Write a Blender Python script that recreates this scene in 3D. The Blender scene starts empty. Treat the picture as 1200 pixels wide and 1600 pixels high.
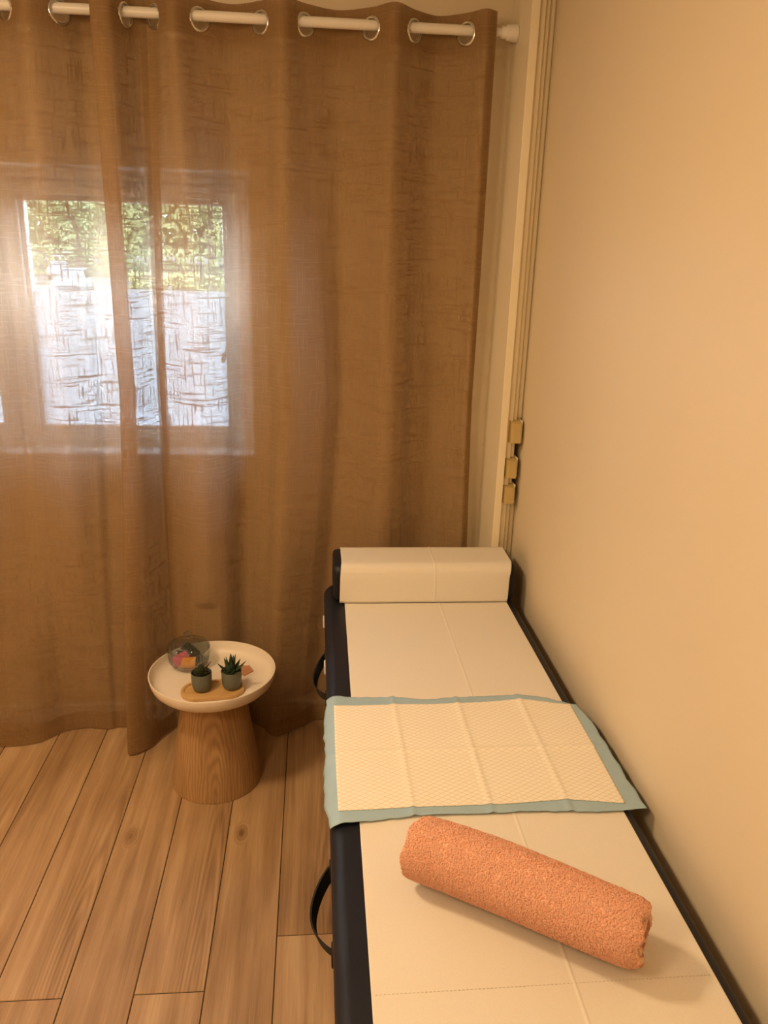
import bpy, bmesh, math, random
from mathutils import Vector, Matrix, noise
random.seed(11)
S = bpy.context.scene
C = S.collection
PI = math.pi

# ------------------------------------------------------------------ camera
F_PX = 1238.04
p, yw, rl = 0.313699, 0.092118, -0.030143
fw = Vector((math.sin(yw)*math.cos(p), math.cos(yw)*math.cos(p), -math.sin(p)))
rt = Vector((math.cos(yw), -math.sin(yw), 0))
dn = fw.cross(rt)
right = math.cos(rl)*rt + math.sin(rl)*dn
down = -math.sin(rl)*rt + math.cos(rl)*dn
cd = bpy.data.cameras.new('camera'); cam = bpy.data.objects.new('camera', cd); C.objects.link(cam)
cam.matrix_world = Matrix(((right.x, -down.x, -fw.x, 0), (right.y, -down.y, -fw.y, 0), (right.z, -down.z, -fw.z, 1.67), (0, 0, 0, 1)))
cd.sensor_fit = 'VERTICAL'; cd.sensor_height = 36.0; cd.lens = 36.0*F_PX/1600
cd.clip_start = 0.02; cd.clip_end = 500
S.camera = cam

# ------------------------------------------------------------------ light, sky, exposure
vs = S.view_settings
vs.view_transform = 'Standard'; vs.look = 'None'; vs.exposure = 0.0; vs.gamma = 1.0; vs.use_curve_mapping = False
W = bpy.data.worlds.new('overcast_sky'); S.world = W; W.use_nodes = True
bg = W.node_tree.nodes['Background']; bg.inputs[0].default_value = (0.80, 0.90, 1.0, 1); bg.inputs[1].default_value = 27.0

def lamp(name, kind, loc, energy, color, size=0.1, rot=(0, 0, 0)):
    d = bpy.data.lights.new(name, kind); d.energy = energy; d.color = color
    if kind == 'SUN': d.angle = size
    elif kind == 'AREA': d.size = size
    else: d.shadow_soft_size = size
    o = bpy.data.objects.new(name, d); C.objects.link(o); o.location = loc; o.rotation_euler = rot
    return o
lamp('sun', 'SUN', (0, 0, 20), 4.5, (1, .95, .85), 0.02, (math.radians(48), 0, math.radians(-25)))
lamp('warm_ceiling_lamp', 'AREA', (-1.05, 1.30, 2.44), 28.5, (1.0, 0.70, 0.39), 0.34).data.shape = 'DISK'
lamp('warm_room_lamp', 'POINT', (-0.9, 0.1, 2.15), 37, (1.0, 0.70, 0.39), 0.16)
S.cycles.max_bounces = 10; S.cycles.transparent_max_bounces = 16; S.cycles.transmission_bounces = 8
S.cycles.caustics_refractive = False; S.cycles.caustics_reflective = False

# ------------------------------------------------------------------ helpers
def tag(o, label=None, cat=None, group=None, kind=None):
    if label: o['label'] = label
    if cat: o['category'] = cat
    if group: o['group'] = group
    if kind: o['kind'] = kind
    return o
def empty(name, loc=(0, 0, 0), rz=0, **k):
    o = bpy.data.objects.new(name, None); C.objects.link(o); o.location = loc; o.rotation_euler = (0, 0, rz)
    o.empty_display_size = .05
    return tag(o, **k)
def link(name, bm, mat, parent=None, smooth=False, **k):
    bmesh.ops.recalc_face_normals(bm, faces=bm.faces)
    me = bpy.data.meshes.new(name); bm.to_mesh(me); bm.free()
    for m in (mat if isinstance(mat, (list, tuple)) else [mat]): me.materials.append(m)
    o = bpy.data.objects.new(name, me); C.objects.link(o)
    if smooth:
        for f in me.polygons: f.use_smooth = True
        me.set_sharp_from_angle(angle=math.radians(38))
    if parent: o.parent = parent
    return tag(o, **k)
def rawmesh(name, vs_, fs, mat, parent=None, smooth=True, uvs=None, **k):
    me = bpy.data.meshes.new(name); me.from_pydata(vs_, [], fs)
    if uvs:
        ul = me.uv_layers.new(name='UVMap')
        flat = []
        for l in me.loops: flat += uvs[l.vertex_index]
        ul.data.foreach_set('uv', flat)
    me.materials.append(mat)
    o = bpy.data.objects.new(name, me); C.objects.link(o)
    if smooth: me.polygons.foreach_set('use_smooth', [True]*len(me.polygons))
    if parent: o.parent = parent
    return tag(o, **k)
def box(bm, x0, x1, y0, y1, z0, z1, bev=0, seg=2, mi=0):
    r = bmesh.ops.create_cube(bm, size=1)
    for v in r['verts']:
        v.co = Vector(((x0+x1)/2+v.co.x*(x1-x0), (y0+y1)/2+v.co.y*(y1-y0), (z0+z1)/2+v.co.z*(z1-z0)))
    fs = list({f for v in r['verts'] for f in v.link_faces})
    for f in fs: f.material_index = mi
    if bev:
        es = list({e for f in fs for e in f.edges})
        bmesh.ops.bevel(bm, geom=es, offset=bev, segments=seg, profile=.5, affect='EDGES', clamp_overlap=True)
def lathe(bm, prof, n=64, c=(0, 0, 0), closed=False):
    rows = []
    for r, z in prof:
        if r < 1e-6: rows.append([bm.verts.new((c[0], c[1], c[2]+z))])
        else: rows.append([bm.verts.new((c[0]+r*math.cos(2*PI*i/n), c[1]+r*math.sin(2*PI*i/n), c[2]+z)) for i in range(n)])
    pairs = list(zip(rows, rows[1:])) + ([(rows[-1], rows[0])] if closed else [])
    for a, b in pairs:
        for i in range(n):
            j = (i+1) % n
            if len(a) == 1 and len(b) == 1: continue
            if len(a) == 1: bm.faces.new((a[0], b[i], b[j]))
            elif len(b) == 1: bm.faces.new((a[i], b[0], a[j]))
            else: bm.faces.new((a[i], b[i], b[j], a[j]))
def cyl(bm, a, b, r0, r1=None, n=24):
    r1 = r0 if r1 is None else r1
    a = Vector(a); b = Vector(b); d = (b-a).normalized()
    u = d.orthogonal().normalized(); w = d.cross(u)
    A = [bm.verts.new(a+r0*(math.cos(2*PI*i/n)*u+math.sin(2*PI*i/n)*w)) for i in range(n)]
    B = [bm.verts.new(b+r1*(math.cos(2*PI*i/n)*u+math.sin(2*PI*i/n)*w)) for i in range(n)]
    for i in range(n): bm.faces.new((A[i], A[(i+1) % n], B[(i+1) % n], B[i]))
    bm.faces.new(A[::-1]); bm.faces.new(B)
def torus(bm, c, nrm, R, r, n=32, m=10):
    nrm = Vector(nrm).normalized(); u = nrm.orthogonal().normalized(); w = nrm.cross(u); c = Vector(c)
    g = [[bm.verts.new(c+(R+r*math.cos(2*PI*j/m))*(math.cos(2*PI*i/n)*u+math.sin(2*PI*i/n)*w)+r*math.sin(2*PI*j/m)*nrm) for j in range(m)] for i in range(n)]
    for i in range(n):
        for j in range(m): bm.faces.new((g[i][j], g[(i+1) % n][j], g[(i+1) % n][(j+1) % m], g[i][(j+1) % m]))
def cr(P, t):
    n = len(P)-1; i = max(0, min(n-1, int(t))); f = t-i
    a, b, c, d = P[max(0, i-1)], P[i], P[i+1], P[min(n, i+2)]
    return tuple(.5*((2*b[k])+(-a[k]+c[k])*f+(2*a[k]-5*b[k]+4*c[k]-d[k])*f*f+(-a[k]+3*b[k]-3*c[k]+d[k])*f**3) for k in range(len(b)))

# ------------------------------------------------------------------ materials
class N:
    def __init__(s, name):
        s.m = bpy.data.materials.new(name); s.m.use_nodes = True; s.t = s.m.node_tree
        s.bsdf = s.t.nodes['Principled BSDF']; s.out = s.t.nodes['Material Output']
    def n(s, kind, **k):
        o = s.t.nodes.new(kind)
        for a, b in k.items(): setattr(o, a, b)
        return o
    def l(s, a, b): s.t.links.new(a, b)
    def put(s, sock, v):
        if hasattr(v, 'links'): s.l(v, sock)
        else: sock.default_value = v
    def math(s, op, a, b=0.0, c=None, clamp=False):
        o = s.n('ShaderNodeMath', operation=op, use_clamp=clamp)
        s.put(o.inputs[0], a); s.put(o.inputs[1], b)
        if c is not None: s.put(o.inputs[2], c)
        return o.outputs[0]
    def mix(s, f, a, b, mode='MIX'):
        o = s.n('ShaderNodeMix', data_type='RGBA', blend_type=mode)
        s.put(o.inputs[0], f); s.put(o.inputs[6], a); s.put(o.inputs[7], b)
        return o.outputs[2]
    def comb(s, x, y, z=0.0):
        o = s.n('ShaderNodeCombineXYZ'); s.put(o.inputs[0], x); s.put(o.inputs[1], y); s.put(o.inputs[2], z); return o.outputs[0]
    def noise(s, vec, scale=1.0, detail=3.0, rough=.5, dist=0.0):
        o = s.n('ShaderNodeTexNoise'); s.l(vec, o.inputs['Vector'])
        o.inputs['Scale'].default_value = scale; o.inputs['Detail'].default_value = detail
        o.inputs['Roughness'].default_value = rough; o.inputs['Distortion'].default_value = dist
        return o.outputs['Fac']
    def ramp(s, f, *stops):
        o = s.n('ShaderNodeValToRGB'); s.l(f, o.inputs[0]); e = o.color_ramp.elements
        while len(e) < len(stops): e.new(.5)
        for i, (pos, col) in enumerate(stops): e[i].position = pos; e[i].color = (*col, 1) if len(col) == 3 else col
        return o.outputs[0]
    def smooth(s, v, a, b):
        o = s.n('ShaderNodeMapRange', interpolation_type='SMOOTHSTEP'); s.put(o.inputs[0], v)
        o.inputs[1].default_value = a; o.inputs[2].default_value = b; return o.outputs[0]
    def bump(s, h, strength=.3, dist=.001):
        o = s.n('ShaderNodeBump'); s.l(h, o.inputs['Height']); o.inputs['Strength'].default_value = strength; o.inputs['Distance'].default_value = dist
        s.l(o.outputs[0], s.bsdf.inputs['Normal']); return o.outputs[0]
    def obj(s): return s.n('ShaderNodeTexCoord').outputs['Object']
    def uv(s): return s.n('ShaderNodeTexCoord').outputs['UV']
    def sep(s, v):
        o = s.n('ShaderNodeSeparateXYZ'); s.l(v, o.inputs[0]); return o.outputs

def plain(name, col, rough=.6, var=.04, scale=30, bump=0.0, metal=0.0, bscale=None, spec=.5):
    m = N(name); v = m.obj()
    f = m.noise(v, scale, 4)
    lo = tuple(max(0, c*(1-var)) for c in col)+(1,); hi = tuple(min(1, c*(1+var)) for c in col)+(1,)
    m.l(m.mix(f, lo, hi), m.bsdf.inputs['Base Color'])
    m.bsdf.inputs['Roughness'].default_value = rough; m.bsdf.inputs['Metallic'].default_value = metal
    m.bsdf.inputs['Specular IOR Level'].default_value = spec
    if bump: m.bump(m.noise(v, bscale or scale*8, 3), bump, .001)
    return m.m

M = {}
M['wall'] = plain('painted_wall', (.75, .64, .47), .55, .02, 3, .12, bscale=160)
M['trim'] = plain('painted_trim', (.86, .77, .58), .4, .02, 6)
M['ceiling'] = plain('ceiling_paint', (.82, .79, .74), .8, .02, 4)
M['baseboard'] = plain('white_baseboard', (.78, .76, .72), .45, .02, 8)
M['pvc'] = plain('white_pvc', (.86, .86, .86), .35, .015, 10)
M['rod'] = plain('white_enamel', (.84, .81, .76), .35, .02, 12)
M['chrome'] = plain('chrome', (.75, .74, .72), .18, .02, 20, metal=1.0)
M['vinyl'] = plain('navy_vinyl', (.009, .0105, .019), .46, .1, 40, .15, bscale=700, spec=.32)
M['strap'] = plain('black_webbing', (.006, .006, .007), .75, .2, 300, .3)
M['woodframe'] = plain('beech_frame', (.45, .28, .14), .5, .1, 30)
M['clip'] = plain('white_plastic_clip', (.75, .73, .68), .45, .03, 30)
M['block'] = plain('beige_plastic', (.56, .42, .18), .42, .03, 30)
M['slot'] = plain('dark_slot', (.10, .07, .04), .7, .05, 30)
M['perf'] = plain('perforation_cut', (.60, .53, .44), .9, .05, 30)
M['tray'] = plain('cream_lacquer_metal', (.82, .73, .62), .42, .015, 10)
M['pot'] = plain('sage_grey_ceramic', (.135, .145, .115), .45, .08, 60, .05)
M['soil'] = plain('dark_soil', (.022, .013, .008), .95, .5, 300, .8)
M['bark'] = plain('tree_bark', (.10, .08, .06), .9, .3, 10)
M['asphalt'] = plain('car_park_ground', (.042, .042, .036), .9, .1, 1)

# linen curtain
def curtain_mat():
    m = N('taupe_linen_voile'); s = m.sep(m.uv()); u, v = s[0], s[1]
    sl1 = m.smooth(m.noise(m.comb(m.math('MULTIPLY', u, 215), m.math('MULTIPLY', v, 11)), 1, 1.0), .57, .66)
    sl2 = m.smooth(m.noise(m.comb(m.math('MULTIPLY', u, 12), m.math('MULTIPLY', v, 215), 7.3), 1, 1.0), .57, .66)
    sl = m.math('MAXIMUM', sl1, sl2)
    broad = m.noise(m.comb(m.math('MULTIPLY', u, 60), m.math('MULTIPLY', v, 2)), 1, 2)
    col = m.mix(broad, (.36, .222, .102, 1), (.385, .24, .112, 1))
    col = m.mix(m.math('MULTIPLY', sl, .6), col, (.27, .165, .076, 1))
    d = m.n('ShaderNodeBsdfDiffuse'); t = m.n('ShaderNodeBsdfTranslucent'); tr = m.n('ShaderNodeBsdfTransparent')
    m.l(col, d.inputs[0]); m.l(m.mix(.5, col, (.8, .75, .7, 1)), t.inputs[0])
    a = m.n('ShaderNodeMixShader'); a.inputs[0].default_value = .23; m.l(d.outputs[0], a.inputs[1]); m.l(t.outputs[0], a.inputs[2])
    fine = m.noise(m.comb(m.math('MULTIPLY', u, 90), m.math('MULTIPLY', v, 90), 3.1), 1, 3)
    op = m.math('MULTIPLY', m.math('SUBTRACT', 1.0, m.math('MULTIPLY', sl, .93)), m.math('ADD', .25, m.math('MULTIPLY', fine, .10)))
    c = m.n('ShaderNodeMixShader'); m.l(op, c.inputs[0]); m.l(a.outputs[0], c.inputs[1]); m.l(tr.outputs[0], c.inputs[2])
    m.l(c.outputs[0], m.out.inputs[0]); return m.m
M['curtain'] = curtain_mat()

def glass_mat(name, tint=(1, 1, 1), ior=.5, rough=0.02):
    m = N(name); fr = m.n('ShaderNodeLayerWeight'); fr.inputs[0].default_value = ior
    g = m.n('ShaderNodeBsdfGlossy'); g.inputs['Roughness'].default_value = rough
    t = m.n('ShaderNodeBsdfTransparent'); t.inputs[0].default_value = (*tint, 1)
    x = m.n('ShaderNodeMixShader'); m.l(m.math('MULTIPLY_ADD', m.math('POWER', fr.outputs['Facing'], 2.4), .75, .04), x.inputs[0]); m.l(t.outputs[0], x.inputs[1]); m.l(g.outputs[0], x.inputs[2])
    m.l(x.outputs[0], m.out.inputs[0]); return m.m
M['pane'] = glass_mat('window_glass', (.96, .98, .98))
M['jar'] = glass_mat('clear_jar_glass', (.87, .90, .90), .5, .06)
def film_mat():
    m = N('frosted_privacy_film'); v = m.obj()
    col = m.mix(m.noise(v, 4, 2), (.60, .64, .69, 1), (.66, .695, .735, 1))
    d = m.n('ShaderNodeBsdfDiffuse'); t = m.n('ShaderNodeBsdfTranslucent'); m.l(col, d.inputs[0]); m.l(col, t.inputs[0])
    x = m.n('ShaderNodeMixShader'); x.inputs[0].default_value = .75; m.l(d.outputs[0], x.inputs[1]); m.l(t.outputs[0], x.inputs[2])
    m.l(x.outputs[0], m.out.inputs[0]); return m.m
M['film'] = film_mat()

# laminate floor: per-plank UV (u across the plank, v along the room), attribute 'plank' = (random, kind, random)
def floor_mat():
    m = N('oak_laminate'); s = m.sep(m.uv()); u, v = s[0], s[1]
    at = m.n('ShaderNodeAttribute', attribute_name='plank'); a = m.sep(at.outputs['Color']); rnd, r2 = a[0], a[2]
    kind = m.math('GREATER_THAN', a[1], .8); nocath = m.math('GREATER_THAN', a[1], .2)
    off = m.math('MULTIPLY', rnd, 37.0)
    warp = m.noise(m.comb(m.math('MULTIPLY', u, 9), m.math('MULTIPLY', v, 1.6), off), 1, 2)
    # knot of the kind-1 planks
    du = m.math('SUBTRACT', u, .040); dv = m.math('SUBTRACT', v, 2.0)
    kd = m.math('SQRT', m.math('ADD', m.math('MULTIPLY', m.math('MULTIPLY', du, du), 1.0), m.math('MULTIPLY', m.math('MULTIPLY', dv, dv), .22)))
    knot = m.math('MULTIPLY', m.math('SUBTRACT', 1.0, m.smooth(kd, .002, .028)), kind)
    core = m.math('MULTIPLY', m.math('SUBTRACT', 1.0, m.smooth(kd, .002, .012)), kind)
    # long cathedral figure of the kind-0 planks
    cu = m.math('DIVIDE', m.math('SUBTRACT', u, m.math('ADD', .125, m.math('MULTIPLY', warp, .02))), .052)
    cv = m.math('DIVIDE', m.math('SUBTRACT', v, 1.52), .62)
    cv = m.math('MULTIPLY', cv, m.math('SUBTRACT', 1.0, m.math('MULTIPLY', m.math('GREATER_THAN', cv, 0.0), .35)))
    cd_ = m.math('SQRT', m.math('ADD', m.math('MULTIPLY', cu, cu), m.math('MULTIPLY', cv, cv)))
    rings = m.math('SINE', m.math('ADD', m.math('MULTIPLY', cd_, 34.0), m.math('MULTIPLY', warp, 10.0)))
    cath = m.math('MULTIPLY', m.math('SUBTRACT', 1.0, m.smooth(cd_, .45, 1.25)), m.math('SUBTRACT', 1.0, nocath))
    gx = m.math('ADD', m.math('MULTIPLY', u, 34), m.math('MULTIPLY', knot, 6.0))
    grain = m.noise(m.comb(gx, m.math('MULTIPLY', v, 1.3), off), 1, 6, .6, .5)
    fib = m.noise(m.comb(m.math('MULTIPLY', u, 420), m.math('MULTIPLY', v, 9), off), 1, 3, .6)
    blot = m.noise(m.comb(m.math('MULTIPLY', u, 6), m.math('MULTIPLY', v, 2.2), m.math('ADD', off, 3.0)), 1, 2)
    val = m.math('ADD', m.math('MULTIPLY', grain, .55), m.math('MULTIPLY', fib, .22))
    val = m.math('ADD', val, m.math('MULTIPLY', blot, .36))
    val = m.math('ADD', val, m.math('MULTIPLY', m.math('MULTIPLY', rings, cath), .055))
    val = m.math('SUBTRACT', val, m.math('MULTIPLY', cath, .07))
    val = m.math('SUBTRACT', val, m.math('MULTIPLY', knot, .16)); val = m.math('SUBTRACT', val, m.math('MULTIPLY', core, .10))
    val = m.math('ADD', val, m.math('MULTIPLY', m.math('SUBTRACT', r2, .5), .07))
    col = m.ramp(val, (.28, (.18, .10, .048)), (.48, (.37, .225, .112)), (.62, (.50, .325, .175)), (.82, (.66, .47, .28)))
    m.l(col, m.bsdf.inputs['Base Color'])
    m.l(m.math('ADD', .38, m.math('MULTIPLY', fib, .16)), m.bsdf.inputs['Roughness'])
    m.bump(fib, .12, .0006); return m.m
M['floor'] = floor_mat()
M['gap'] = plain('dark_joint', (.03, .018, .01), .9, .1, 30)

def veneer_mat():
    m = N('oak_veneer'); s = m.sep(m.uv()); u, v = s[0], s[1]
    warp = m.noise(m.comb(m.math('MULTIPLY', u, 16), m.math('MULTIPLY', v, 4.0), 2.0), 1, 3)
    w2 = m.noise(m.comb(m.math('MULTIPLY', u, 70), m.math('MULTIPLY', v, 9.0), 5.0), 1, 2)
    cv = m.math('DIVIDE', m.math('SUBTRACT', v, .02), .30)
    uu = m.math('ADD', u, m.math('MULTIPLY', m.math('SUBTRACT', warp, .5), .05))
    d = m.math('SQRT', m.math('ADD', m.math('MULTIPLY', m.math('MULTIPLY', uu, uu), 900.0), m.math('MULTIPLY', m.math('MULTIPLY', cv, cv), 2.6)))
    rings = m.math('SINE', m.math('ADD', m.math('MULTIPLY', d, 21.0), m.math('MULTIPLY', w2, 5.0)))
    fib = m.noise(m.comb(m.math('MULTIPLY', u, 420), m.math('MULTIPLY', v, 10), 0.0), 1, 3)
    broad = m.noise(m.comb(m.math('MULTIPLY', u, 30), m.math('MULTIPLY', v, 2.5), 9.0), 1, 3)
    val = m.math('ADD', m.math('MULTIPLY', rings, m.math('MULTIPLY', broad, .22)), m.math('ADD', .12, m.math('MULTIPLY', fib, .45)))
    val = m.math('ADD', val, m.math('MULTIPLY', broad, .32))
    m.l(m.ramp(val, (.18, (.19, .10, .04)), (.5, (.42, .25, .115)), (.8, (.54, .345, .17))), m.bsdf.inputs['Base Color'])
    m.bsdf.inputs['Roughness'].default_value = .5; m.bump(fib, .12, .0006); return m.m
M['veneer'] = veneer_mat()
def bamboo_mat():
    m = N('bamboo'); s = m.sep(m.obj())
    f = m.noise(m.comb(m.math('MULTIPLY', s[0], 8), m.math('MULTIPLY', s[1], 240), s[2]), 1, 3)
    m.l(m.ramp(f, (.3, (.50, .29, .10)), (.7, (.66, .42, .18))), m.bsdf.inputs['Base Color']); m.bsdf.inputs['Roughness'].default_value = .45; return m.m
M['bamboo'] = bamboo_mat()

def paper_mat():
    m = N('embossed_couch_paper'); v = m.obj(); s = m.sep(v)
    f = m.noise(v, 260, 3)
    m.l(m.mix(f, (.73, .685, .615, 1), (.79, .745, .67, 1)), m.bsdf.inputs['Base Color'])
    m.bsdf.inputs['Roughness'].default_value = .9; m.bsdf.inputs['Specular IOR Level'].default_value = .1
    m.bump(m.noise(v, 700, 2), .25, .0005); return m.m
M['paper'] = paper_mat()
def padfilm():
    m = N('pale_blue_plastic_film'); v = m.obj()
    col = m.mix(m.noise(v, 40, 3), (.37, .545, .67, 1), (.44, .61, .73, 1))
    m.l(col, m.bsdf.inputs['Base Color']); m.bsdf.inputs['Roughness'].default_value = .45
    tr = m.n('ShaderNodeBsdfTransparent'); x = m.n('ShaderNodeMixShader'); x.inputs[0].default_value = .14
    m.l(m.bsdf.outputs[0], x.inputs[1]); m.l(tr.outputs[0], x.inputs[2]); m.l(x.outputs[0], m.out.inputs[0]); return m.m
M['padfilm'] = padfilm()
def padcore():
    m = N('quilted_white_fleece'); s = m.sep(m.obj()); x, y = s[0], s[1]
    def line(a, b, per):
        t = m.math('DIVIDE', m.math('ADD', m.math('MULTIPLY', x, a), m.math('MULTIPLY', y, b)), per)
        return m.smooth(m.math('ABSOLUTE', m.math('SUBTRACT', m.math('FRACT', t), .5)), .42, .5)
    g = m.math('MAXIMUM', line(.62, 1.0, .0125), line(.62, -1.0, .0125))
    m.l(m.mix(m.math('MULTIPLY', g, .95), (.90, .86, .77, 1), (.72, .58, .34, 1)), m.bsdf.inputs['Base Color'])
    m.bsdf.inputs['Roughness'].default_value = .85; m.bsdf.inputs['Specular IOR Level'].default_value = .15
    m.bump(m.math('SUBTRACT', 1.0, g), .5, .0012); return m.m
M['padcore'] = padcore()
def terry():
    m = N('salmon_terry'); v = m.obj(); f = m.noise(v, 330, 3, .6); g = m.noise(v, 25, 2)
    c = m.mix(f, (.80, .42, .29, 1), (.98, .66, .50, 1)); c = m.mix(m.math('MULTIPLY', g, .25), c, (.90, .52, .37, 1))
    m.l(c, m.bsdf.inputs['Base Color']); m.bsdf.inputs['Roughness'].default_value = .95; m.bsdf.inputs['Specular IOR Level'].default_value = .05
    m.bsdf.inputs['Sheen Weight'].default_value = .25; m.bsdf.inputs['Sheen Roughness'].default_value = .5
    m.bsdf.inputs['Sheen Tint'].default_value = (1, .75, .6, 1)
    m.bump(f, .7, .002); return m.m
M['terry'] = terry()
def pile():
    m = N('salmon_terry_pile'); f = m.noise(m.obj(), 300, 2)
    c = m.mix(f, (.93, .56, .41, 1), (1.0, .72, .56, 1))
    d = m.n('ShaderNodeBsdfDiffuse'); t = m.n('ShaderNodeBsdfTranslucent'); m.l(c, d.inputs[0]); m.l(c, t.inputs[0])
    x = m.n('ShaderNodeMixShader'); x.inputs[0].default_value = .40; m.l(d.outputs[0], x.inputs[1]); m.l(t.outputs[0], x.inputs[2])
    m.l(x.outputs[0], m.out.inputs[0]); return m.m
M['pile'] = pile()
def leafmat(name, a, b, sc=60, tl=False):
    m = N(name); f = m.noise(m.obj(), sc, 3)
    c = m.ramp(f, (.35, a), (.65, b)); m.l(c, m.bsdf.inputs['Base Color']); m.bsdf.inputs['Roughness'].default_value = .5
    if tl:
        t = m.n('ShaderNodeBsdfTranslucent'); m.l(c, t.inputs[0]); x = m.n('ShaderNodeMixShader'); x.inputs[0].default_value = .4
        m.l(m.bsdf.outputs[0], x.inputs[1]); m.l(t.outputs[0], x.inputs[2]); m.l(x.outputs[0], m.out.inputs[0])
    return m.m
M['leaf_a'] = leafmat('haworthia_leaf', (.010, .028, .010), (.022, .055, .020), 80)
M['leaf_b'] = leafmat('rosette_leaf', (.012, .022, .008), (.045, .055, .020), 90)
M['tubercle'] = plain('pale_leaf_band', (.20, .24, .16), .6, .05, 50)
M['redleaf'] = plain('reddish_shoot', (.05, .02, .012), .6, .1, 80)
M['foliage'] = [leafmat('foliage_yellow', (.17, .19, .08), (.36, .36, .17), 1.2, True), leafmat('foliage_green', (.12, .155, .065), (.27, .30, .14), 1.2, True)]
M['tag'] = plain('terracotta_wood', (.52, .25, .13), .6, .06, 60)
M['carwhite'] = plain('white_car_paint', (.22, .245, .26), .35, .02, 3)
M['carblue'] = plain('pale_blue_car_paint', (.13, .17, .20), .35, .02, 3)
M['carglass'] = plain('dark_car_glass', (.03, .04, .05), .1, .05, 3)
M['tyre'] = plain('tyre_rubber', (.02, .02, .02), .8, .1, 10)
M['headlight'] = plain('car_headlight', (.4, .41, .42), .2, .02, 10)

# ------------------------------------------------------------------ setting
XR, YB, ZC, XL, YF = .66, 2.635, 2.52, -2.35, -1.7
# floor
bm = bmesh.new()
ul = bm.loops.layers.uv.new('UVMap'); cl = bm.loops.layers.color.new('plank')
PW = .1635; g = .0011
def plank(x0, y0, y1, kind):
    r1, r2 = random.random(), random.random()
    xa, xb = max(x0, XL)+g, min(x0+PW, XR)-g
    if xb-xa < .01: return
    ya, yb = y0+g, y1-g; c = .0012
    P = [(xa, ya, -.0015), (xb, ya, -.0015), (xb, yb, -.0015), (xa, yb, -.0015)]
    Q = [(xa+c, ya+c, 0), (xb-c, ya+c, 0), (xb-c, yb-c, 0), (xa+c, yb-c, 0)]
    A = [bm.verts.new(q) for q in P]; B = [bm.verts.new(q) for q in Q]
    fs = [bm.faces.new(B)]+[bm.faces.new((A[i], A[(i+1) % 4], B[(i+1) % 4], B[i])) for i in range(4)]
    for f in fs:
        for l in f.loops:
            l[ul].uv = (l.vert.co.x-x0, l.vert.co.y); l[cl] = (r1, kind, r2, 1)
x0s = -.0940
for i in range(-15, 6):
    x0 = x0s+i*PW
    if i >= 0: cuts = [YF, .30, 1.6126, YB]
    elif i % 2 == 0: cuts = [YF, 1.461, YB]      # kind 0 planks end under the picture's lower edge
    else: cuts = [YF, .42, YB]
    kind = 1.0 if i in (-1, -3) else (.5 if i % 2 else 0.0)
    for a, b in zip(cuts, cuts[1:]): plank(x0, a, b, kind if b == YB and i < 0 else (0.0 if i == 0 and b == YB else .5))
b0 = len(bm.faces)
r = bmesh.ops.create_cube(bm, size=1)
for v in r['verts']: v.co = Vector(((XL+XR)/2+v.co.x*(XR-XL+.2), (YF+YB)/2+v.co.y*(YB-YF+.2), -.035+v.co.z*.066))
for f in {f for v in r['verts'] for f in v.link_faces}: f.material_index = 1
link('floor', bm, [M['floor'], M['gap']], kind='structure')

def struct(name, mat, boxes, bev=0):
    bm = bmesh.new()
    for b in boxes: box(bm, *b, bev=bev)
    return link(name, bm, mat, kind='structure')
WX0, WX1, WZ0, WZ1 = -1.76, -.198, 1.010, 1.902
struct('wall_back', M['wall'], [(XL, WX0, YB, YB+.25, 0, ZC), (WX1, XR, YB, YB+.25, 0, ZC), (WX0, WX1, YB, YB+.25, 0, WZ0), (WX0, WX1, YB, YB+.25, WZ1, ZC)])
struct('wall_right', M['wall'], [(XR, XR+.12, YF-.12, YB+.2, 0, ZC)])
struct('wall_left', M['wall'], [(XL-.12, XL, YF-.12, YB+.2, 0, ZC)])
struct('wall_front', M['wall'], [(XL, XR, YF-.12, YF, 0, ZC)])
struct('ceiling', M['ceiling'], [(XL-.12, XR+.12, YF-.12, YB+.2, ZC, ZC+.1)])
struct('baseboard_back', M['baseboard'], [(XL, .58, YB-.013, YB, 0, .07)], .003)
struct('baseboard_right', M['baseboard'], [(XR-.012, XR, YF, 2.40, 0, .07)], .003)
# boxed-in post in the corner with its stepped mouldings
struct('trim_1', M['trim'], [(.5805, .604, 2.405, YB, 0, ZC)], .0015)
struct('trim_2', M['trim'], [(.6048, .6248, 2.422, YB, 0, ZC)], .003)
struct('trim_3', M['trim'], [(.6250, .6398, 2.436, YB, 0, ZC)], .004)
bm = bmesh.new()
for z0, z1 in ((0, .915), (1.185, ZC)):
    box(bm, .6400, XR, 2.452, YB, z0, z1, .005)
link('trim_4', bm, M['trim'], kind='structure')

# ------------------------------------------------------------------ window
win = empty('window_1', (0, 0, 0), kind='structure')
YW = 2.765
# the painted lining of the niche: sill, head and reveals
bm = bmesh.new()
box(bm, WX0, WX1, YB+.001, YW, WZ0, WZ0+.004); box(bm, WX0, WX1, YB+.001, YW, WZ1-.004, WZ1)
box(bm, WX0, WX0+.004, YB+.001, YW, WZ0+.004, WZ1-.004); box(bm, WX1-.004, WX1, YB+.001, YW, WZ0+.004, WZ1-.004)
link('reveal', bm, M['pvc'], win)
def frame_ring(bm, x0, x1, z0, z1, w, y0, y1, bev=.004, wt=None, wb=None):
    wt = wt or w; wb = wb or w
    box(bm, x0, x0+w, y0, y1, z0, z1, bev); box(bm, x1-w, x1, y0, y1, z0, z1, bev)
    box(bm, x0+w, x1-w, y0, y1, z1-wt, z1, bev); box(bm, x0+w, x1-w, y0, y1, z0, z0+wb, bev)
bm = bmesh.new(); frame_ring(bm, WX0, WX1, WZ0, WZ1, .042, YW, YW+.07, wt=.036, wb=.018)
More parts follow.
